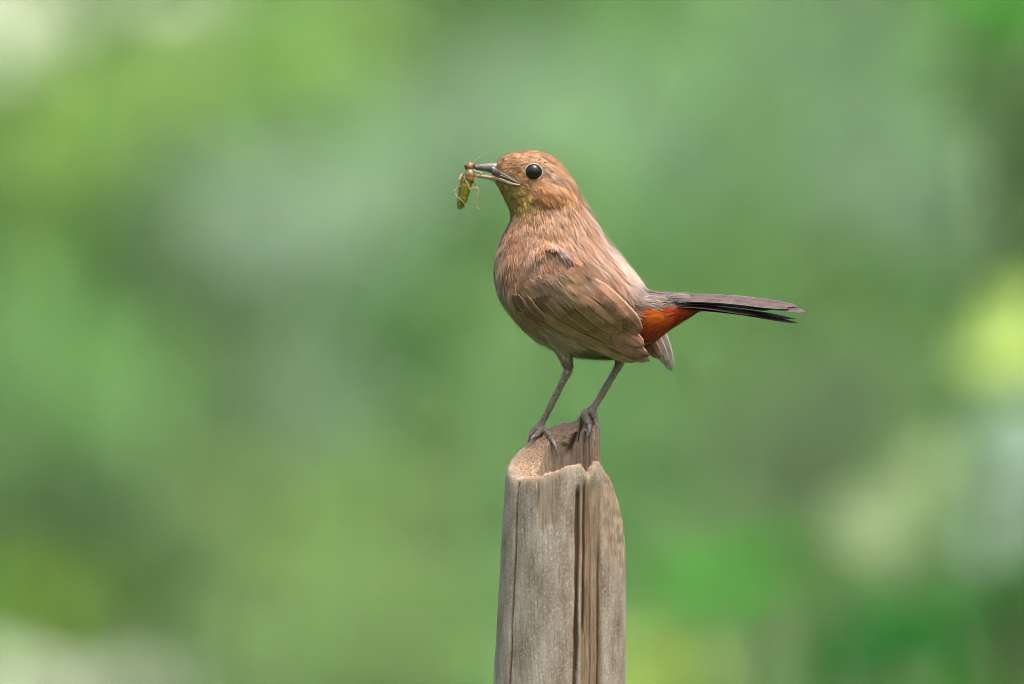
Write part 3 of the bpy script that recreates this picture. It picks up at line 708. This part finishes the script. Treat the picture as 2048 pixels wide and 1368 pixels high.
# beak: lofted mandibles (u, top, bottom, half depth)
def mandible(name, rows, mat, y0=5, steps=30):
    R = spline(np.asarray(rows, float), steps); a = np.linspace(0, 2 * math.pi, 20, endpoint=False)
    cv = (R[:, 1] + R[:, 2]) / 2; hh = (R[:, 2] - R[:, 1]) / 2
    u = R[:, 0][:, None] + 0 * a; v = cv[:, None] - hh[:, None] * np.sign(np.sin(a)) * np.abs(np.sin(a)) ** .9; y = y0 + R[:, 3][:, None] * np.cos(a)
    F = [tuple(f) for f in grid_faces(steps, 20, True)] + [tuple(range(20)), tuple(range((steps - 1) * 20, steps * 20))[::-1]]
    return new_mesh(name, W(u, v, y).reshape(-1, 3), F, mat, bird)
ub = mandible('upper_beak', [(941, 335, 337, .8), (947, 332.3, 338.5, 2.8), (955, 329.8, 340.2, 5), (970, 327.4, 342.8, 7.6), (982, 326, 345.8, 9.6), (992, 326, 349, 11.2), (1004, 330, 354, 13), (1018, 340, 360, 14)], M['beak'])
lb = mandible('lower_beak', [(949, 350.2, 353, 1.2), (957, 348.8, 355.4, 3.6), (968, 348.6, 357.6, 6), (980, 349.8, 360.4, 8.5), (992, 352.6, 366, 11), (1005, 357, 371, 12), (1016, 362, 374, 12)], M['beak_low'])
sy = lambda u, v, d=0.0: min(surf_y(u, v, -3.5), -3.5 + .0 * u) + d
def strip(name, e0, e1, mat, d, parent, puff=1.0):
    """a band of bare skin or horn lying on the face between two edges"""
    Pa, Pb = spline(np.asarray(e0, float), 22), spline(np.asarray(e1, float), 22); q = np.linspace(0, 1, 6)
    G2 = Pa[:, None] + (Pb - Pa)[:, None] * q[None, :, None]
    yy = np.array([[sy(a_, b_, -d - puff * math.sin(math.pi * qq)) for (a_, b_), qq in zip(row, q)] for row in G2])
    o = new_mesh(name, W(G2[..., 0], G2[..., 1], yy).reshape(-1, 3), grid_faces(22, 6), mat, parent)
    m_ = o.modifiers.new('thickness', 'SOLIDIFY'); m_.thickness = .8 * PX; m_.offset = 0
    return o
E0 = [(984, 333), (993, 337.5), (1004, 346), (1020, 354.5), (1040, 368.5)]
E1 = [(984, 346), (1000, 350.3), (1015, 355.8), (1028, 361.8), (1040, 369)]
E2 = [(984, 351), (1000, 357), (1015, 363), (1028, 367.6), (1040, 370.2)]
E3 = [(984, 357), (1000, 362.5), (1015, 368), (1028, 371), (1040, 371.2)]
strip('beak_side', E0, E1, M['beak'], 1.6, ub, 1.4)
strip('mouth', E1, E2, M['mouth'], .9, bird, -.6)
strip('beak_side', E2, E3, M['beak_low'], 1.6, lb, 1.2)
for pth in (E1[1:], E2[1:]):
    P = spline(np.asarray(pth, float), 26); P = np.column_stack([P, [sy(a_, b_, -2.2) for a_, b_ in P]])
    tubes('gape', [dict(pts=P, radii=np.linspace(.7, .9, 26), n=8)], M['gape'], bird)

# ---- feathers
def feather(name, base, tip, width, mat, parent, yfun, layer=0.0, bend=0.0, blunt=.22, camber=.0022, skew=0.0, nl=22, nw=9, ydir=None, seed=0):
    """one vaned feather from base to tip in photo pixels, laid on the depth field yfun(u, v)"""
    b, t_ = np.asarray(base, float), np.asarray(tip, float); d = t_ - b; L = np.hypot(*d); n_ = np.array([-d[1], d[0]]) / L
    t = np.linspace(0, 1, nl); s = np.linspace(-1, 1, nw)
    ctr = b + t[:, None] * d + (4 * t * (1 - t) * bend)[:, None] * n_
    wid = width / 2 * np.minimum(1, .45 + 2.2 * t) * np.sqrt(np.clip(1 - (np.clip((t - 1 + blunt) / blunt, 0, 1)) ** 2, 0, 1) + 1e-4)
    U = ctr[:, None, 0] + n_[0] * wid[:, None] * (s + skew)[None]; Vv = ctr[:, None, 1] + n_[1] * wid[:, None] * (s + skew)[None]
    r_ = np.random.default_rng(seed + 100)
    if ydir is None:
        Yy = np.array([[yfun(a_, b_) for a_, b_ in zip(ru, rv)] for ru, rv in zip(U, Vv)]) - layer
        Yy = Yy + camber * (s[None] * wid[:, None]) ** 2 * 2 - (np.abs(s) < .1)[None] * .7
    else:                                            # seen nearly edge on: the vane runs in depth, tilted
        tilt, y0, y1 = ydir
        half = wid[:, None] * s[None]
        Yy = (y0 + (y1 - y0) * t)[:, None] + half * math.cos(tilt)
        U = ctr[:, None, 0] + 0 * half; Vv = ctr[:, None, 1] - half * math.sin(tilt) + np.abs(half) * .12
        Yy = Yy - layer
    wob = .5 * np.sin(t * 9 + seed)[:, None] * s[None] ** 2
    uv = np.stack(np.broadcast_arrays((s[None] + 1) / 2, t[:, None]), -1).reshape(-1, 2)
    o = new_mesh(name, W(U, Vv + wob, Yy).reshape(-1, 3), grid_faces(nl, nw), mat, parent, uv=uv,
                 extra={'feather_length': np.full(nl * nw, L), 'feather_seed': np.full(nl * nw, seed * 3.7)})
    m_ = o.modifiers.new('thickness', 'SOLIDIFY'); m_.thickness = .5 * PX; m_.offset = 0
    return o

AX = np.array([(1050., 540.), (1300., 722.)]); ad = AX[1] - AX[0]; aL = np.hypot(*ad)
def wing_y(u, v):
    t = ((u - AX[0, 0]) * ad[0] + (v - AX[0, 1]) * ad[1]) / aL ** 2; n_ = (-(u - AX[0, 0]) * ad[1] + (v - AX[0, 1]) * ad[0]) / aL
    y = -104 + 44 * max(t, 0) ** 1.6 + .0042 * n_ * n_ + max(0, .25 - t) * 30
    s_ = surf_y(u, v, None)
    if s_ is None: return y
    k = 5.0; a_, b_ = y, s_ - 2.0
    h = max(k - abs(a_ - b_), 0) / k
    return min(a_, b_) - h * h * k * .25

# near wing: its own mesh carries the small coverts, each long feather is a piece of it
cov_V, cov_F, cov_C, off = [], [], [], 0
r_ = np.random.default_rng(77); rows = []
for ri, (p0, p1, num, L) in enumerate([((1046, 566), (1178, 530), 13, 34), ((1044, 582), (1170, 552), 13, 40), ((1040, 594), (1160, 572), 13, 44)]):
    for i in range(num):
        a_ = (i + .5) / num; rows.append((p0[0] + (p1[0] - p0[0]) * a_ + r_.normal() * 3, p0[1] + (p1[1] - p0[1]) * a_ + r_.normal() * 3, L, ri))
covsets = []
for (u, v, L, ri) in rows:
    k = 46; q = r_.uniform(-1, 1, k); dirv = np.array([.76, 0, .65]); side = np.array([-.65, 0, .76])
    roots = np.array([u, 0, v]) + side * (q * 9)[:, None] + dirv * r_.uniform(0, L * .35, k)[:, None]
    ysurf = np.array([wing_y(a_, b_) for a_, b_ in zip(roots[:, 0], roots[:, 2])])
    roots[:, 1] = ysurf - 2.5 - 2 * (2 - ri) - (19 + (2 - ri)) * smooth(1050, 1140, roots[:, 0])
    T = dirv + side * (q * .16)[:, None]; T /= np.linalg.norm(T, axis=1)[:, None]
    # follow the wing's slope
    e = np.array([wing_y(a_ + 8 * T_[0], b_ + 8 * T_[2]) for (a_, _, b_), T_ in zip(roots, T)]); T[:, 1] = np.clip((e - ysurf) / 8, -.6, .9); T /= np.linalg.norm(T, axis=1)[:, None]
    Nn = np.tile(np.array([[0, -1.0, 0]]), (k, 1)) - T * (-T[:, 1])[:, None]; Nn /= np.linalg.norm(Nn, axis=1)[:, None]
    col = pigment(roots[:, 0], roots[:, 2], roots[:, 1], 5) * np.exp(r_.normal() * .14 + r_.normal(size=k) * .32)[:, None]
    col = lerp3(col, (0.25, 0.14, 0.085), np.full(k, .3)); col = lerp3(col, (0.46, 0.31, 0.22), smooth(.7, 1, np.abs(q)) * .5)
    covsets.append((roots, Nn, T, L * (1 - .3 * q * q) * r_.uniform(.7, 1.05, k), np.full(k, 2.3), np.full(k, .05), np.full(k, .10), col))
V, F, Cq = strands(covsets)
wing = new_mesh('wing', V, F, M['strand'], bird, cols=Cq)
sd_ = 0
# primaries and secondaries: from the lowest edge up, each overlapping the one below
for i in range(9):
    a_ = i / 8
    base = np.array((1040, 606)) * (1 - a_) + np.array((1104, 588)) * a_
    tip = [(1246, 712), (1272, 724), (1300, 722), (1299, 712), (1292, 704), (1284, 700), (1278, 697), (1270, 693), (1262, 690)][i]
    feather('flight_feather', base, tip, [19, 22, 27, 25, 24, 24, 24, 25, 27][i], M['wing_pale'] if i in (1, 2) else M['flight'], wing, wing_y, layer=4.0 + i * 1.3, bend=9 - 6 * a_, blunt=.16, seed=i)
# tertials on top
for j, (b_, t_, wd, bend, ly) in enumerate([((1112, 592), (1292, 711), 40, 5, 16), ((1136, 584), (1288, 692), 36, 3, 18), ((1134, 574), (1244, 664), 38, 5, 19.5), ((1166, 556), (1282, 668), 37, -6, 22)]):
    feather('flight_feather', b_, t_, wd, M['wing'] if j != 2 else M['wing_pale'], wing, wing_y, layer=ly, bend=bend, blunt=.3, seed=20 + j)
# greater and primary coverts
for j, (b_, t_, wd, ly) in enumerate([((1026, 590), (1043, 624), 15, 6), ((1034, 590), (1062, 632), 15, 8), ((1052, 594), (1090, 640), 15, 13), ((1128, 562), (1164, 606), 18, 21)]):
    feather('covert_feather', b_, t_, wd, M['flight'] if j in (0, 1, 2) else M['wing'], wing, wing_y, layer=ly, bend=3, blunt=.3, seed=40 + j)

# far wing, its tip showing past the rusty vent
far_y = lambda u, v: 48 + .12 * (u - 1300)
fw = feather('wing', (1180, 560), (1338, 716), 58, M['wing_far'], bird, lambda u, v: 70 + .03 * (u - 1300), layer=0, bend=-10, blunt=.4, seed=60)
for j, (b_, t_, wd, bend, ly) in enumerate([((1270, 600), (1343, 742), 34, -9, 4), ((1262, 610), (1334, 728), 28, -4, 7), ((1256, 620), (1321, 717), 30, 2, 10)]):
    feather('flight_feather', b_, t_, wd, M['wing_far'] if j < 2 else M['wing'], fw, far_y, layer=ly, bend=bend, blunt=.34 if j else .5, seed=61 + j)

# tail: rectrices folded nearly shut, seen from the side and a little from above
tail_sets = []
k = 900; rt = np.random.default_rng(91)
uu = rt.uniform(1288, 1352, k); fr_ = rt.uniform(0, 1, k)
top = np.interp(uu, [1288, 1300, 1365], [580, 583, 585]); bot = np.interp(uu, [1288, 1320, 1365], [616, 618, 606]); vv = top + (bot - top) * fr_
T = np.column_stack([np.ones(k), np.full(k, -.12), .10 + .10 * (0.5 - fr_) + rt.normal(size=k) * .07]); T /= np.linalg.norm(T, axis=1)[:, None]
Nn = np.tile([[0, -.85, -.5]], (k, 1)); Nn -= T * (Nn * T).sum(1)[:, None]; Nn /= np.linalg.norm(Nn, axis=1)[:, None]
ysd = -22 - 26 * np.sin(np.pi * np.clip(fr_ * .75 + .15, 0, 1))
colr = np.array([[0.085, 0.058, 0.055]]) * np.exp(rt.normal(size=k) * .22)[:, None]; colr = lerp3(colr, (0.24, 0.20, 0.20), (rt.random(k) > .75) * .6)
V, F, Cq = strands([(np.column_stack([uu, ysd, vv]), Nn, T, rt.uniform(18, 36, k), np.full(k, 1.6), np.full(k, .05), np.full(k, .06), colr)])
tail = new_mesh('tail', V, F, M['strand'], bird, cols=Cq)
for j, (b_, t_, wd, mt, tilt, y0, y1, ly, bend) in enumerate([
        ((1300, 594), (1614, 623), 38, 'tail_sheen', .40, -22, -44, 0, 9), ((1302, 592), (1598, 612), 34, 'tail_sheen', .36, -16, -34, 0, 8), ((1300, 597), (1580, 617), 32, 'tail_sheen', .30, -30, -50, 0, 7),
        ((1304, 601), (1560, 618), 34, 'tail_dark', .22, -14, -22, 0, 8), ((1304, 603), (1548, 620), 34, 'tail_dark', .2, -8, -16, 0, 8), ((1306, 605), (1536, 621), 34, 'tail_dark', .2, -26, -36, 0, 8),
        ((1306, 607), (1591, 638), 30, 'tail_dark', .25, -20, -30, 0, 7), ((1306, 609), (1594, 645), 32, 'tail_dark', .30, -28, -40, 0, 7), ((1308, 611), (1578, 641), 32, 'tail_dark', .25, -12, -22, 0, 7), ((1310, 608), (1520, 630), 30, 'tail_dark', .3, -34, -46, 0, 6)]):
    feather('tail_feather', b_, t_, wd, M[mt], tail, None, layer=ly, bend=-bend, blunt=.3, ydir=(tilt, y0, y1), seed=80 + j)

# legs: shank, scaled toes and, as pieces of their own, the claws
def leg(shank, sr, toes, claws):
    ring = lambda k, a: (lambda t: 1 + a * np.abs(np.sin(t * math.pi * k)) - a * .5)
    specs = [dict(pts=shank, radii=sr, n=12, steps=60, ring=lambda t: (1 + .05 * np.sin(t * 60)) * (1 + .05 * np.sin(t * 23)))]
    for pts, rr in toes: specs.append(dict(pts=pts, radii=np.array(rr) * 1.05, n=12, steps=44, ring=ring(6, .34)))
    o = tubes('leg', specs, M['leg'], bird)
    m_ = o.modifiers.new('skin', 'REMESH'); m_.mode = 'VOXEL'; m_.voxel_size = .45 * PX; m_.use_smooth_shade = True
    m2 = o.modifiers.new('soft', 'SMOOTH'); m2.factor = .35; m2.iterations = 1
    for pts, rr in claws: tubes('claw', [dict(pts=pts, radii=rr, n=10, steps=20)], M['claw'], o)
    return o
leg([(1131, 716, -25), (1137, 732, -22), (1134, 745, -20), (1117, 780, -14), (1098, 818, -7), (1083, 846, -2), (1077, 857, 0)], [8, 8.4, 8.6, 7.4, 7.0, 7.4, 8.6],
    [([(1077, 857, 0), (1089, 860, -14), (1098, 869, -30), (1105, 880, -42)], [8.4, 6.6, 6.3, 5.4]),
     ([(1077, 857, 0), (1069, 862, -6), (1063, 870, -10), (1060, 876, -10)], [8.4, 6.6, 6.0, 5.0]),
     ([(1077, 857, 0), (1079, 863, -16), (1075, 869, -26), (1069, 873, -34)], [8.4, 6.6, 5.6, 4.6]),
     ([(1077, 857, 2), (1086, 858, 12), (1090, 862, 22), (1092, 870, 28)], [8, 6.2, 5.6, 4.6])],
    [([(1104, 879, -41), (1109, 888, -49), (1112, 899, -52), (1113.5, 912, -50)], [4.8, 3.8, 2.6, .7]),
     ([(1060, 876, -10), (1057, 881, -10), (1058, 888, -9)], [4.2, 2.8, .8]), ([(1069, 872.5, -34), (1064, 876, -38), (1061, 882, -40)], [4, 2.6, .7]), ([(1092, 869, 28), (1094, 877, 30), (1092, 886, 30)], [3.8, 2.6, .7])])
leg([(1241, 704, 18), (1242, 722, 16), (1230, 744, 15), (1210, 778, 12), (1191, 810, 8), (1182, 822, 6)], [8, 8.4, 7.6, 7.2, 7.4, 9],
    [([(1182, 822, 6), (1169, 828, -4), (1172, 838, -12), (1178, 850, -20)], [8.6, 6.8, 6.6, 5.6]),
     ([(1182, 822, 6), (1186, 831, 0), (1190, 838, -6), (1191, 846, -12)], [8.6, 6.4, 5.2, 4.2]),
     ([(1182, 822, 6), (1172, 829, 10), (1163, 836, 14), (1158, 842, 20)], [8, 6, 5, 4]),
     ([(1182, 822, 8), (1188, 829, 18), (1190, 838, 26), (1190, 848, 30)], [8, 6, 5.4, 4.4])],
    [([(1178, 849, -19), (1179, 858, -25), (1176, 869, -27), (1170, 883, -25)], [5, 4, 2.8, .7]),
     ([(1191, 845, -12), (1193, 852, -15), (1192, 860, -16)], [3.8, 2.6, .7]), ([(1158, 841, 20), (1154, 847, 22), (1153, 854, 23)], [3.6, 2.4, .7]), ([(1190, 847, 30), (1192, 854, 32), (1190, 862, 32)], [3.8, 2.6, .7])])

# ------------------------------------------------------------------ the grasshopper in its beak
hop = empty('grasshopper', W(939, 335, 2))
tag(hop, 'small yellow-green grasshopper dangling from the tip of the bird\'s beak', 'insect')
def seg(k, a): return lambda t: 1 + a * np.abs(np.cos(t * math.pi * k))
tubes('thorax', [dict(pts=[(939, 340, -2), (940, 349, -5), (939, 358, -5), (936, 364, -4)], radii=[8, 10, 10.4, 9.6], n=16, steps=24, ring=seg(3, .06))], M['hop_brown'], hop)
tubes('abdomen', [dict(pts=[(937, 358, -3), (934, 368, -4), (930, 382, -4), (927, 395, -3), (923, 407, -2), (918.5, 418, -1)], radii=[9.6, 10.8, 10, 9.0, 8.0, 3.0], n=16, steps=48, ring=seg(8, .035))], M['hop_green'], hop)
tubes('wing', [dict(pts=[(930, 350, 0), (926, 364, -2), (922.5, 382, -2), (919, 400, -1), (915.5, 415, 0)], radii=[4.5, 6, 5.5, 4.5, 1.8], n=10, steps=26, ry=.9)], M['hop_wing'], hop)
hd = ico('head', (939.5, 334, -2), 10, M['hop_brown'], hop, scale=(1, 1.02, .95))
ico('eye', (932.6, 332.5, -6), 4.6, M['hop_eye'], hd, scale=(.9, 1.25, 1)); ico('eye', (946.4, 331.5, -5), 4.4, M['hop_eye'], hd, scale=(.9, 1.25, 1))
tubes('antenna', [dict(pts=[(946, 328, -6), (953, 322, -8), (966, 311, -9), (981, 302.5, -8)], radii=[1.3, 1.0, .85, .6], n=6, steps=24, ring=seg(14, .15))], M['hop_leg'], hd)
tubes('antenna', [dict(pts=[(938, 327, -7), (936.5, 324, -9), (934, 320.5, -10)], radii=[1.4, 1.1, .7], n=6, steps=12)], M['hop_leg'], hd)
for pts, rr in [
    ([(925, 347, -6), (920, 358, -9), (917.5, 373, -9), (921, 371.5, -9), (913, 379, -9), (906.5, 387, -9)], [2.6, 3.0, 2.4, 2.2, 2.2, 2.0]),
    ([(907, 386, -9), (915, 394, -12), (925, 403, -13), (931, 411, -13), (929, 416, -12), (932.5, 418, -12)], [1.7, 1.2, 1.2, 1.2, 1.3, .9]),
    ([(947, 339, -8), (952, 343, -10), (963, 347, -12), (956, 353, -12), (948, 360, -11), (950.5, 366, -10), (951.5, 372, -9)], [1.7, 1.6, 1.5, 1.4, 1.4, 1.9, 1.2]),
    ([(936, 382, -12), (943, 379, -13), (953, 374.5, -13), (956, 382, -13), (955, 391, -13), (953, 400, -13), (951, 410, -12), (954, 416, -12), (958, 418, -12), (957.5, 421, -12)], [1.3, 1.5, 1.7, 2.1, 2.0, 1.6, 1.9, 1.3, 1.3, .9]),
    ([(928, 352, -13), (931, 362, -14), (936, 371, -14), (940, 379, -14), (947, 370, -13)], [1.6, 1.6, 1.4, 1.4, .9])]:
    tubes('leg', [dict(pts=pts, radii=np.array(rr) * .8, n=8, steps=40, ring=seg(9, .12))], M['hop_leg'], hop)
